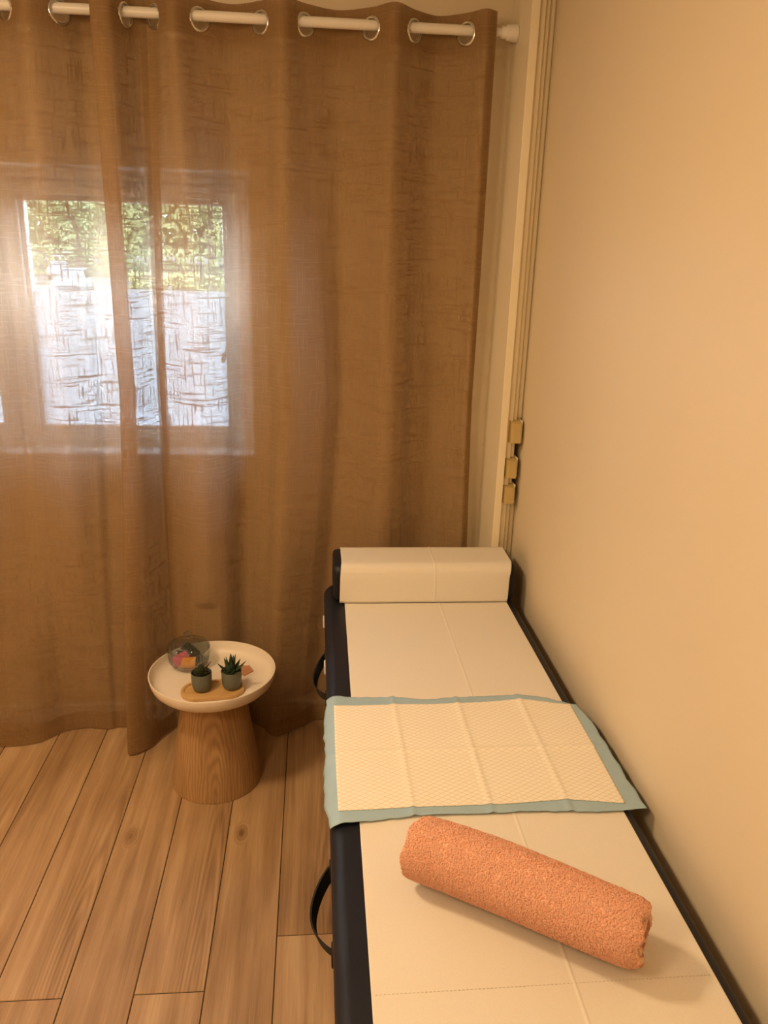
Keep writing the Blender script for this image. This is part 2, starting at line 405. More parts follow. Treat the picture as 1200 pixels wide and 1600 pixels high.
box(bm, -1.000, -.984, YW+.008, YW+.07, WZ0+.018, WZ1-.036, .002)
link('window_frame', bm, M['pvc'], win)
def sash(x0, x1, handle):
    bm = bmesh.new(); frame_ring(bm, x0, x1, WZ0+.019, WZ1-.037, .046, YW-.006, YW+.064, .006, .046, .038)
    px0, px1, pz0, pz1 = x0+.046, x1-.046, WZ0+.057, WZ1-.083
    frame_ring(bm, px0, px1, pz0, pz1, .014, YW+.010, YW+.05, .005)
    s = link('sash', bm, M['pvc'], win)
    bm = bmesh.new(); box(bm, px0+.01, px1-.01, YW+.036, YW+.040, pz0+.01, pz1-.01)
    link('glass_pane', bm, M['pane'], s)
    bm = bmesh.new(); box(bm, px0+.0142, px1-.0142, YW+.0335, YW+.0345, pz0+.0142, 1.532)
    link('privacy_film', bm, M['film'], s, label='frosted white film on the lower part of the pane')
    if handle:
        bm = bmesh.new(); hx = x1-.023
        box(bm, hx-.014, hx+.014, YW-.018, YW-.006, 1.385, 1.45, .004)
        bmesh.ops.recalc_face_normals(bm, faces=bm.faces)
        cyl(bm, (hx, YW-.018, 1.42), (hx, YW-.034, 1.42), .009, n=16)
        cyl(bm, (hx, YW-.034, 1.425), (hx-.045, YW-.036, 1.31), .009, .007, n=16)
        link('window_handle', bm, M['pvc'], s)
    bm = bmesh.new(); box(bm, x1-.10, x1-.045, YW-.012, YW-.004, WZ1-.054, WZ1-.036, .002)
    link('hinge', bm, M['pvc'], s)
sash(-.982, WX1-.043, True)
sash(WX0+.043, -1.002, False)

# ------------------------------------------------------------------ outdoors
bm = bmesh.new()
def gz(y): return -1.0 if y < 76 else -1.0+(y-76)*.05
ys = [2.9, 8, 20, 48, 76, 95, 130]; rows = []
for y in ys: rows.append([bm.verts.new((x, y, gz(y))) for x in (-110, -60, -30, 0, 30, 60)])
for a, b in zip(rows, rows[1:]):
    for i in range(5): bm.faces.new((a[i], a[i+1], b[i+1], b[i]))
link('outdoor_ground', bm, M['asphalt'], kind='structure')
def tree(x, y, h, rad, mi, label, seed):
    rnd = random.Random(seed); t = empty('leafy_tree', (x, y, gz(y)), label=label, cat='tree', group='trees outside the window')
    bm = bmesh.new(); pts = [(0, 0, -.2), (rnd.uniform(-.2, .2), 0, h*.3), (rnd.uniform(-.3, .3), .1, h*.62), (0, 0, h*.85)]
    for i, (a, b) in enumerate(zip(pts, pts[1:])): cyl(bm, a, b, .32-.08*i, .24-.08*i, 10)
    for k in range(7):
        z = h*rnd.uniform(.25, .6); an = rnd.uniform(0, 2*PI)
        cyl(bm, (0, 0, z), (math.cos(an)*rad*.7, math.sin(an)*rad*.7, z+rnd.uniform(.5, 1.6)), .09, .03, 6)
    link('trunk', bm, M['bark'], t, True)
    V, Fc = [], []
    blobs = [(rnd.uniform(-.75, .75)*rad, rnd.uniform(-.5, .5)*rad, h*rnd.uniform(.14, .95), rad*rnd.uniform(.35, .6)) for _ in range(16)]
    for bx, by, bz, br in blobs:
        for _ in range(190):
            d = Vector((rnd.gauss(0, 1), rnd.gauss(0, 1), rnd.gauss(0, 1))).normalized()*br*rnd.uniform(.6, 1)**.5
            c = Vector((bx, by, bz))+d; q = rnd.uniform(.10, .24)
            u = Vector((rnd.gauss(0, 1), rnd.gauss(0, 1), rnd.gauss(0, 1))).normalized(); w = u.orthogonal().normalized()
            k = len(V); V += [tuple(c+q*u), tuple(c+q*.6*w), tuple(c-q*u), tuple(c-q*.6*w)]; Fc.append((k, k+1, k+2, k+3))
    rawmesh('crown', V, Fc, M['foliage'][mi], t, False)
tree(-17.0, 62, 10, 2.4, 1, 'nearest leafy tree with a dark trunk among the cars outside the window', 1)
TR = [(-37, 'green tree furthest left beyond the car park', 1), (-28, 'yellow-green tree behind the white car outside the window', 0), (-19, 'yellow-green tree behind the dark trunk outside the window', 0), (-10, 'yellow-green tree seen through the right edge of the window pane', 0), (-1.0, 'green tree furthest right beyond the car park', 1)]
for i, (x, lb, mi) in enumerate(TR): tree(x, 82, 12.5, 2.9, mi, lb, 10+i)
V, Fc = [], []; rnd = random.Random(77)
for _ in range(17000):
    c = Vector((rnd.uniform(-52, 14), rnd.uniform(92, 98), 1.2+17*rnd.random()**1.1)); q = rnd.uniform(.35, .8)
    u = Vector((rnd.gauss(0, 1), rnd.gauss(0, .5), rnd.gauss(0, 1))).normalized(); w = u.orthogonal().normalized(); k = len(V)
    V += [tuple(c+q*u), tuple(c+q*.7*w), tuple(c-q*u), tuple(c-q*.7*w)]; Fc.append((k, k+1, k+2, k+3))
rawmesh('wooded_bank', V, Fc, M['foliage'][0], None, False, label='dense wooded bank closing the view behind the car park trees', cat='trees', kind='stuff')
def hedge(xa, xb, y, h, n, label, seed):
    rnd = random.Random(seed); V, Fc = [], []
    for _ in range(n):
        c = Vector((rnd.uniform(xa, xb), y+rnd.uniform(-.4, .4), -1.0+h*rnd.random())); q = rnd.uniform(.10, .26)
        u = Vector((rnd.gauss(0, 1), rnd.gauss(0, .5), rnd.gauss(0, 1))).normalized(); w = u.orthogonal().normalized(); k = len(V)
        V += [tuple(c+q*u), tuple(c+q*.7*w), tuple(c-q*u), tuple(c-q*.7*w)]; Fc.append((k, k+1, k+2, k+3))
    rawmesh('hedge', V, Fc, M['foliage'][seed % 2], None, False, label=label, cat='hedge')
hedge(-42, 8, 76.5, 2.6, 4200, 'long green hedge closing the far side of the car park outside', 1)
hedge(-12.4, 4, 57, 1.0, 1500, 'low hedge outside, just above the frosted film at the right of the cars', 2)
def car(x, y, rz, paint, label, sc=1.0, z=None):
    t = empty('car', (x, y, gz(y) if z is None else z), rz, label=label, cat='car'); t.scale = (sc, sc, sc)
    bm = bmesh.new()
    prof = [(-2.05, .35), (-2.1, .62), (-1.95, .82), (-1.1, .92), (1.7, .95), (2.0, .85), (2.08, .6), (2.0, .32)]
    def ext(prof, w0, w1=None):
        L = [bm.verts.new((q[0], -w0 if w1 is None else -(w0 if q[1] < 1.0 else w1), q[1])) for q in prof]
        R_ = [bm.verts.new((q[0], -v.co.y, q[1])) for q, v in zip(prof, L)]
        n = len(L); bm.faces.new(L); bm.faces.new(R_[::-1])
        for i in range(n): bm.faces.new((L[i], L[(i+1) % n], R_[(i+1) % n], R_[i]))
    ext(prof, .86); b = link('body', bm, M[paint], t)
    bm = bmesh.new(); ext([(-1.0, .90), (-.35, 1.36), (1.0, 1.40), (1.65, .93)], .80, .62); link('cabin_glass', bm, M['carglass'], t)
    bm = bmesh.new(); box(bm, -.36, 1.0, -.63, .63, 1.36, 1.45, .03); link('roof', bm, M[paint], t)
    for sx in (-1.3, 1.3):
        for sy in (-.78, .78):
            bm = bmesh.new(); cyl(bm, (sx, sy-.1, .31), (sx, sy+.1, .31), .31, n=20); link('wheel', bm, M['tyre'], t)
    for sy in (-.6, .6):
        bm = bmesh.new(); box(bm, -2.12, -2.03, sy-.17, sy+.17, .58, .74, .02); link('headlight', bm, M['headlight'], t)
car(-20.9, 70, math.radians(105), 'carwhite', 'white car parked furthest away below the trees outside the window')
car(-13.6, 48, math.radians(98), 'carblue', 'pale blue car parked nearest outside, just above the frosted film')

# ------------------------------------------------------------------ curtains
YR, ZR = 2.555, 2.287; ZE = ZR-.0085
def curtain(name, label, top, mid, bot, eyes, wob, seed):
    t = empty(name, (top[0][0], YR, 0), label=label, cat='curtain')
    n = len(top)-1
    ZT = 2.332
    # arc-length resample on the mid profile
    fine = [i*n/4000 for i in range(4001)]
    pts = [cr([((a[0]+b[0])/2, (a[1]+b[1])/2) for a, b in zip(top, mid)], s) for s in fine]
    L = [0]
    for a, b in zip(pts, pts[1:]): L.append(L[-1]+math.hypot(b[0]-a[0], b[1]-a[1]))
    cols = int(L[-1]/.0045); ss = []; j = 0
    for c in range(cols+1):
        want = L[-1]*c/cols
        while j < 4000 and L[j+1] < want: j += 1
        f = (want-L[j])/max(1e-9, L[min(j+1, 4000)]-L[j]) if j < 4000 else 0
        ss.append((fine[j]+f*(fine[1])) if j < 4000 else n)
    zs = [ZT-.004*i for i in range(27)]
    while zs[-1] > .006: zs.append(max(.006, zs[-1]-.014))
    V, UV, Fc = [], [], []
    for z in zs:
        if z > 1.25: f = (ZR-z)/(ZR-1.25); f = max(0, f); f = f*f*(3-2*f)*.5+f*.5; A, B = top, mid
        else: f = (1.25-z)/1.25; f = f*f*(3-2*f)*.4+f*.6; A, B = mid, bot
        P = [(a[0]+(b[0]-a[0])*f, a[1]+(b[1]-a[1])*f) for a, b in zip(A, B)]
        amt = min(1, max(0, (2.15-z)/1.2)); famp = 1.4+.3*max(0, 1-abs(z-1.35)/.9)-.1*max(0, 1-z)
        for c, s in enumerate(ss):
            x, y = cr(P, s); u = L[-1]*c/cols
            w = noise.noise(Vector((u*5, z*1.3, seed)))*.008*amt + noise.noise(Vector((u*9, z*6, seed+5)))*.0035*amt*amt
            if z < .95: w += noise.noise(Vector((u*5+z*4, z*13, seed+9)))**3*.014*min(1, (.95-z)*2)
            w += noise.noise(Vector((u*24, z*.8, seed+13)))*.0032*min(1, max(0, 2.2-z)*2)
            y2 = min(YR+(y*famp if y < 0 else y*1.15)+w, 2.606)
            if z < .6 and -.54 < x < -.10: y2 = max(y2, 2.4875-.8*max(0, z-.52))
            dz = (noise.noise(Vector((u*3.5, 3.3, seed)))*.010 if z < .3 else 0)*(1-z/.3)
            V.append((x, y2, max(.003, z+dz))); UV.append((u, z))
    # cut the eyelet holes
    ecent = []
    for xe in eyes:
        k = min(range(cols+1), key=lambda c: abs(V[c][0]-xe)*3+abs(V[c][1]-YR)); ecent.append(k)
    nc = cols+1
    for r in range(len(zs)-1):
        for c in range(cols):
            if zs[r] > 2.22:
                uc, zc = L[-1]*(c+.5)/cols, (zs[r]+zs[r+1])/2
                if any(math.hypot(uc-L[-1]*k/cols, zc-ZE) < .0265 for k in ecent): continue
            a = r*nc+c; Fc.append((a, a+1, a+nc+1, a+nc))
    inv = t.location
    Vl = [(v[0]-inv.x, v[1]-inv.y, v[2]-inv.z) for v in V]
    rawmesh('cloth', Vl, Fc, M['curtain'], t, True, UV)
    # doubled heading and side hem (second layer of the same cloth)
    nr = 27
    def layer(nm, rr, cc, dy):
        vv, uu, ff, idx = [], [], [], {}
        for r in rr:
            for c in cc:
                a = r*nc+c; b = r*nc+min(c+1, cols); b0_ = r*nc+max(c-1, 0)
                tx, ty = V[b][0]-V[b0_][0], V[b][1]-V[b0_][1]; ln = math.hypot(tx, ty) or 1
                idx[(r, c)] = len(vv); vv.append((Vl[a][0]-ty/ln*dy, Vl[a][1]+tx/ln*dy, Vl[a][2])); uu.append((UV[a][0]+1.37, UV[a][1]+.21))
        for r in rr[:-1]:
            for c in cc[:-1]:
                if zs[r] > 2.22:
                    uc, zc = L[-1]*(c+.5)/cols, (zs[r]+zs[r+1])/2
                    if any(math.hypot(uc-L[-1]*k/cols, zc-ZE) < .0265 for k in ecent): continue
                ff.append((idx[(r, c)], idx[(r, c+1)], idx[(r+1, c+1)], idx[(r+1, c)]))
        rawmesh(nm, vv, ff, M['curtain'], t, True, uu)
    layer('heading_band', list(range(0, 26)), list(range(0, cols+1)), .002)
    e = 7
    layer('side_hem', list(range(26, len(zs))), list(range(0, e)), .002)
    layer('side_hem', list(range(26, len(zs))), list(range(cols-e+1, cols+1)), .002)
    layer('bottom_hem', list(range(len(zs)-6, len(zs))), list(range(e, cols-e)), .002)
    for k in ecent:
        a, b = V[max(0, k-2)+nc*8], V[min(cols, k+2)+nc*8]
        tx, ty = b[0]-a[0], b[1]-a[1]
        bm = bmesh.new(); torus(bm, (V[k][0]-inv.x, V[k][1]-inv.y, ZE), (-ty, tx, 0), .0285, .0048)
        link('eyelet', bm, M['chrome'], t, True)
    return t
Ltop = [(-1.46, .03), (-1.42, 0), (-1.35, -.045), (-1.28, 0), (-1.21, .042), (-1.14, 0), (-1.07, -.045), (-1.0, 0), (-.92, .042), (-.84, 0), (-.77, -.045), (-.70, 0), (-.645, .042), (-.574, .004), (-.601, -.05), (-.55, -.055), (-.522, 0), (-.50, .028), (-.462, .034)]
Lmid = [(-1.48, .02), (-1.43, 0), (-1.36, -.045), (-1.29, 0), (-1.22, .038), (-1.15, 0), (-1.07, -.045), (-1.0, 0), (-.92, .03), (-.86, 0), (-.78, -.035), (-.705, 0), (-.66, .03), (-.567, .006), (-.594, -.05), (-.545, -.058), (-.515, -.01), (-.505, .02), (-.478, .028)]
Lbot = [(-1.5, .02), (-1.46, 0), (-1.39, -.05), (-1.31, 0), (-1.25, .03), (-1.19, 0), (-1.11, -.06), (-1.04, -.065), (-.96, -.05), (-.89, .0), (-.82, .015), (-.74, .01), (-.70, .02), (-.605, -.01), (-.640, -.12), (-.58, -.10), (-.53, -.03), (-.50, .01), (-.484, .03)]
Rtop = [(-.468, .008), (-.445, 0), (-.385, -.045), (-.324, 0), (-.238, .042), (-.152, 0), (-.09, -.045), (-.028, 0), (.065, .042), (.158, 0), (.22, -.045), (.282, 0), (.357, .042), (.433, 0), (.475, -.035), (.513, -.02)]
Rmid = [(-.489, .008), (-.47, 0), (-.37, -.05), (-.288, -.03), (-.240, .035), (-.15, .01), (-.09, -.04), (.03, -.01), (.09, .03), (.15, 0), (.215, -.045), (.272, -.032), (.325, .035), (.44, .025), (.49, -.01), (.516, 0)]
Rbot = [(-.498, .010), (-.47, -.02), (-.38, -.06), (-.306, -.045), (-.255, .03), (-.19, -.01), (-.14, -.055), (-.05, -.01), (.02, .035), (.12, 0), (.21, -.04), (.29, -.01), (.37, .035), (.45, .02), (.51, -.01), (.548, 0)]
curtain('curtain', 'left taupe linen curtain with its leading edge flaring out on the floor', Ltop, Lmid, Lbot, [-1.42, -1.28, -1.14, -1.0, -.84, -.70, -.575, -.522], 1, 3.0)
curtain('curtain', 'wide right taupe linen curtain hanging behind the treatment table', Rtop, Rmid, Rbot, [-.445, -.324, -.152, -.028, .158, .282, .433], 1, 8.0)

rod = empty('curtain_rod', (.5, YR, ZR), label='white tension curtain rod threaded through the chrome eyelets', cat='curtain rod')
bm = bmesh.new(); cyl(bm, (XL-.5+.03, 0, 0), (.012, 0, 0), .0138, n=32); link('outer_tube', bm, M['rod'], rod, True)
bm = bmesh.new(); cyl(bm, (.0121, 0, 0), (.06, 0, 0), .0112, n=32); link('inner_tube', bm, M['rod'], rod, True)
bm = bmesh.new()
prof = [(0, .032), (.0150, .032), (.0165, .036), (.0165, .046), (.021, .0500), (.0235, .076), (.0225, .0795), (0, .0795)]
tmp = bmesh.new(); lathe(tmp, prof, 32); me_ = bpy.data.meshes.new('t'); tmp.to_mesh(me_); tmp.free(); bm.from_mesh(me_); bpy.data.meshes.remove(me_)
bmesh.ops.rotate(bm, verts=bm.verts, matrix=Matrix.Rotation(PI/2, 3, 'Y'))
link('end_cap', bm, M['rod'], rod, True)
bm2 = bmesh.new(); cyl(bm2, (XL-.5, 0, 0), (XL-.5+.03, 0, 0), .024, .016, 32); link('end_cap', bm2, M['rod'], rod, True)

# ------------------------------------------------------------------ three beige blocks on the corner trim
def block(z0, z1, x0, label):
    t = empty('junction_box', (x0, 2.43, z0), label=label, cat='junction box', group='beige blocks on the corner trim')
    h = z1-z0; bm = bmesh.new()
    # wedge body: deeper at the left, sloped top
    P = [(-.004, .0, 0), (.009, -.028, 0), (.036, -.028, 0), (.036, .028, 0), (-.004, .028, 0)]
    A = [bm.verts.new(q) for q in P]; B = [bm.verts.new((q[0], q[1], h-(.010 if q[1] < -.01 else 0))) for q in P]
    bm.faces.new(A); bm.faces.new(B)
    for i in range(5): bm.faces.new((A[i], A[(i+1) % 5], B[(i+1) % 5], B[i]))
    bmesh.ops.bevel(bm, geom=bm.edges[:], offset=.0012, segments=2, affect='EDGES')
    link('housing', bm, M['block'], t)
    bm = bmesh.new(); box(bm, .0365, .0405, -.018, .028, .002, h-.002, .001); link('base_plate', bm, M['trim'], t)
    for k in range(4):
        bm = bmesh.new(); box(bm, -.0048, -.001, .003, .006, h*(.18+.18*k), h*(.18+.18*k)+.006); link('slot', bm, M['slot'], t)
block(1.115, 1.188, .6125, 'topmost of three small beige plastic blocks on the corner trim')
block(1.000, 1.068, .6065, 'middle one of three small beige plastic blocks on the corner trim')
block(.915, .980, .6055, 'lowest of three small beige plastic blocks on the corner trim')

# ------------------------------------------------------------------ massage table
tb = empty('massage_table', (.325, 1.44, 0), label='long navy black vinyl massage table along the right wall', cat='massage table')
ox, oy = .325, 1.44
def rrect(x0, x1, y0, y1, rads, n=8):
    out = []
    for (cx, cy, a0, r) in ((x1-rads[0], y0+rads[0], -90, rads[0]), (x1-rads[1], y1-rads[1], 0, rads[1]), (x0+rads[2], y1-rads[2], 90, rads[2]), (x0+rads[3], y0+rads[3], 180, rads[3])):
        for k in range(n+1):
            a = math.radians(a0+90*k/n); out.append((cx+r*math.cos(a), cy+r*math.sin(a)))
    return out
def cushion(name, x0, x1, y0, y1, z0, z1, rads, er, mat, parent):
    bm = bmesh.new(); rings = []
    prof = [(er, z0)]+[(er*(1-math.sin(a)), z0+er*(1-math.cos(a))) for a in [PI/2*k/6 for k in range(1, 7)]]
    prof += [(er*(1-math.cos(a)), z1-er+er*math.sin(a)) for a in [PI/2*k/8 for k in range(1, 9)]]
    for ins, z in prof:
        pts = rrect(x0+ins, x1-ins, y0+ins, y1-ins, [max(.002, r-ins) for r in rads])
        rings.append([bm.verts.new((q[0]-ox, q[1]-oy, z)) for q in pts])
    n = len(rings[0])
    for a, b in zip(rings, rings[1:]):
        for i in range(n): bm.faces.new((a[i], a[(i+1) % n], b[(i+1) % n], b[i]))
    bm.faces.new(rings[0][::-1]); bm.faces.new(rings[-1])
    return link(name, bm, mat, parent, True)
cushion('cushion', .030, .622, .50, 1.4385, .605, .660, (.08, .004, .004, .08), .024, M['vinyl'], tb)
cushion('cushion', .030, .622, 1.4415, 2.385, .605, .660, (.004, .075, .075, .004), .024, M['vinyl'], tb)
for a, b in ((.51, 1.4385), (1.4415, 2.375)):
    bm = bmesh.new(); box(bm, .036-ox, .616-ox, a-oy, b-oy, .535, .604, .006); link('side_rail', bm, M['vinyl'], tb)
for x in (.11, .54):
    for y in (.66, 1.40, 1.49, 2.22):
        bm = bmesh.new(); box(bm, x-.02-ox, x+.02-ox, y-.02-oy, y+.02-oy, .002, .535, .004); lg = link('leg', bm, M['woodframe'], tb)
        bm = bmesh.new(); box(bm, x-.024-ox, x+.024-ox, y-.024-oy, y+.024-oy, 0, .03, .004); link('rubber_foot', bm, M['strap'], lg)
def handle(ya, yb, bulge):
    bm = bmesh.new(); n = 24; hw = .013; th = .0032; rows = []
    path = []
    for k in range(n+1):
        f = k/n; x = .036-bulge*math.sin(PI*f)**.75; path.append(Vector((x-ox, ya+(yb-ya)*f-oy, .585-.020*math.sin(PI*f))))
    for k in range(n+1):
        d = (path[min(n, k+1)]-path[max(0, k-1)]).normalized(); nrm = Vector((-d.y, d.x, 0)).normalized()
        up = (Vector((0, 0, 1))*math.cos(.35)-nrm*math.sin(.35)*-1).normalized()
        q = path[k]; rows.append([bm.verts.new(q+a*hw*up+b*th/2*nrm) for a, b in ((-1, -1), (1, -1), (1, 1), (-1, 1))])
    for a, b in zip(rows, rows[1:]):
        for i in range(4): bm.faces.new((a[i], a[(i+1) % 4], b[(i+1) % 4], b[i]))
    bm.faces.new(rows[0]); bm.faces.new(rows[-1])
    h = link('carry_handle', bm, M['strap'], tb, True)
    for y in (ya, yb):
        bm = bmesh.new(); box(bm, .0285-ox, .0365-ox, y-.012-oy, y+.012-oy, .566, .603, .003); link('handle_tab', bm, M['strap'], h)
handle(1.005, 1.19, .037); handle(1.79, 2.01, .034)
for y in (1.955, 2.24):
    bm = bmesh.new(); box(bm, .027-ox, .0355-ox, y-.018-oy, y+.018-oy, .568, .596, .003); link('clip', bm, M['clip'], tb, label='white plastic clip')

# head bolster: rounded black vinyl cushion
bo = empty('head_bolster', (.335, 2.30, .660), label='navy black half-round head bolster under paper at the far end of the table', cat='bolster')
bm = bmesh.new(); rows = []
BP = []
y0, y1, z0, z1 = 2.2100, 2.400, .0006, .118
for cx, cz, a0, r in ((y0+.012, z0+.012, 180, .012), (y1-.012, z0+.012, 270, .012), (y1-.05, z1-.05, 0, .05), (y0+.032, z1-.030, 90, .030)):
    for k in range(9):
        a = math.radians(a0+90*k/8); BP.append((cx+r*math.cos(a), cz+r*math.sin(a)))
cy, cz = (y0+y1)/2, (z0+z1)/2
for x, sc in ((.058, .80), (.061, .93), (.068, .985), (.078, 1.0), (.598, 1.0), (.608, .985), (.615, .93), (.618, .80)):
    rows.append([bm.verts.new((x-.335, cy+(q[0]-cy)*sc-2.30, (cz+(q[1]-cz)*sc)-(cz-z0)*(1-sc)*-0)) for q in BP])
for a, b in zip(rows, rows[1:]):
    for i in range(len(BP)): bm.faces.new((a[i], a[(i+1) % len(BP)], b[(i+1) % len(BP)], b[i]))
bm.faces.new(rows[0]); bm.faces.new(rows[-1])
link('cover', bm, M['vinyl'], bo, True)

# ------------------------------------------------------------------ paper sheets
def sheet(name, label, path, x0, x1, mat, crease=.381, nx=60, ripple=.0006, seed=0, thick=.0005, skew=None, cat='paper sheet'):
    V, Fc = [], []; ny = len(path)
    for j, (y, z, nyv, nzv) in enumerate(path):
        for i in range(nx+1):
            f = i/nx; a, b = (x0, x1) if skew is None else skew(j/(ny-1))
            x = a+(b-a)*f
            d = noise.noise(Vector((x*7, y*5+z*5, seed)))*ripple + .0016*math.exp(-((x-crease)/.0018)**2)
            d += ripple
            V.append((x, y+nyv*d, z+nzv*d))
    for j in range(ny-1):
        for i in range(nx):
            a = j*(nx+1)+i; Fc.append((a, a+1, a+nx+2, a+nx+1))
    V0 = V[0]; o = rawmesh(name, V, Fc, mat, None, True)
    md = o.modifiers.new('thickness', 'SOLIDIFY'); md.thickness = thick; md.offset = 1
    return o
path = [(.502+i*(2.207-.502)/150, .6612, 0, 1) for i in range(151)]
xs = .086
o = sheet('paper_sheet', '', path, .0865, .588, M['paper'], nx=270, skew=lambda f: (.0795+.0125*f, .5985-.0075*f), seed=1)
# perforation: a row of tiny cuts across the sheet
bmp = bmesh.new()
bmp.from_mesh(o.data)
tag(o, 'long beige paper sheet laid flat along the table', 'paper sheet')
bmp.free()
bm = bmesh.new()
for k in range(0, 84):
    x = .088+k*.006; y = .8605+.005*(k/84)
    box(bm, x, x+.0036, y-.0005, y+.0005, .6624, .66285)
link('perforation', bm, M['perf'], o, label='dashed perforation line')
# sheet over the bolster
bp = []
yF, yK = 2.2065, 2.404
prof = [(2.197, .6648), (2.1975, .672), (2.1985, .69), (2.2005, .715), (2.2025, .735), (2.2035, .748)]
for k in range(11):
    a = math.radians(178-88*k/10); prof.append((2.2365+.0325*math.cos(a), .7485+.0321*math.sin(a)))
for k in range(1, 6): prof.append((2.2385+k*.022, .7806))
for k in range(10):
    a = math.radians(90-88*k/9); prof.append((2.351+.0515*math.cos(a), .7295+.0512*math.sin(a)))
prof += [(2.4035, .715), (2.405, .69), (2.406, .675)]
# resample normals
pth = []
for i, q in enumerate(prof):
    a, b = prof[max(0, i-1)], prof[min(len(prof)-1, i+1)]; ty, tz = b[0]-a[0], b[1]-a[1]; l = math.hypot(ty, tz)
    pth.append((q[0], q[1], -tz/l, ty/l))
o = sheet('paper_sheet', '', pth, .08, .60, M['paper'], nx=270, crease=.366, skew=lambda f: (.076+.006*min(1, f*2), .592+.014*min(1, f*2)), seed=4, ripple=.0010)
tag(o, 'shorter beige paper sheet draped over the head bolster', 'paper sheet')

# ------------------------------------------------------------------ incontinence pad
pad = empty('bed_pad', (.33, 1.43, .664), label='white quilted bed pad with pale blue border across the middle of the table', cat='bed pad')
def padz(x, y):
    z = .0022
    for cx in (.187, .338, .490): z += .0028*math.exp(-((x-cx-.006*(1.43-y))/.006)**2)
    z += .0025*math.exp(-((y-1.435)/.007)**2)
    z += .0022*max(0, noise.noise(Vector((x*7, y*7, 2.2))))
    z += .004*max(0, noise.noise(Vector((x*11, y*2, 5)))) * max(0, abs(y-1.43)/.2-.8)*4
    if x > .585: z += .0
    return z
def edge_wave(s, k): return .006*noise.noise(Vector((s*9, k*3.7, 1.5)))
def pad_sheet(name, cx0, cx1, cy0, cy1, mat, dz, wave, nx=150, ny=100, th=.0006):
    V, Fc = [], []
    for j in range(ny+1):
        g_ = j/ny
        for i in range(nx+1):
            f = i/nx
            xa = cx0(g_); xb = cx1(g_); ya = cy0(f); yb = cy1(f)
            x = xa+(xb-xa)*f; y = ya+(yb-ya)*g_
            if wave > 1: x += ((1-f)**14+f**14)*(.005*noise.noise(Vector((y*26, f*3, 4)))+.0015*noise.noise(Vector((y*70, f*3, 9))))
            if wave > 1: y += ((1-g_)**14+g_**14)*.003*noise.noise(Vector((x*60, g_*3, 2)))
            z = padz(x, y)+dz
            if x < .052:   # droops over the rounded cushion edge
                e = (.052-x); z -= min(.034, e*e*22)
            V.append((x-.33, y-1.43, z))
    for j in range(ny):
        for i in range(nx):
            a = j*(nx+1)+i; Fc.append((a, a+1, a+nx+2, a+nx+1))
    o = rawmesh(name, V, Fc, mat, pad, True); md = o.modifiers.new('thickness', 'SOLIDIFY'); md.thickness = th; md.offset = 1
    return o
lerp = lambda P: (lambda f: cr(P, f*(len(P)-1))[0])
pad_sheet('backing_film', lerp([(.030,), (.020,), (.021,), (.024,), (.022,), (.029,)]), lerp([(.642,), (.638,), (.637,), (.636,), (.634,), (.622,)]),
          lerp([(1.214,), (1.222,), (1.230,), (1.233,), (1.232,), (1.234,), (1.230,), (1.226,), (1.232,)]), lerp([(1.658,), (1.656,), (1.652,), (1.640,), (1.645,), (1.648,), (1.650,), (1.640,), (1.605,)]), M['padfilm'], 0, 2)
pad_sheet('absorbent_core', lerp([(.046,), (.045,), (.046,)]), lerp([(.604,), (.606,), (.606,)]),
          lerp([(1.250,), (1.2535,), (1.255,), (1.256,), (1.262,), (1.247,)]), lerp([(1.616,), (1.618,), (1.617,), (1.620,), (1.628,), (1.604,)]), M['padcore'], .0012, 1, th=.0012)

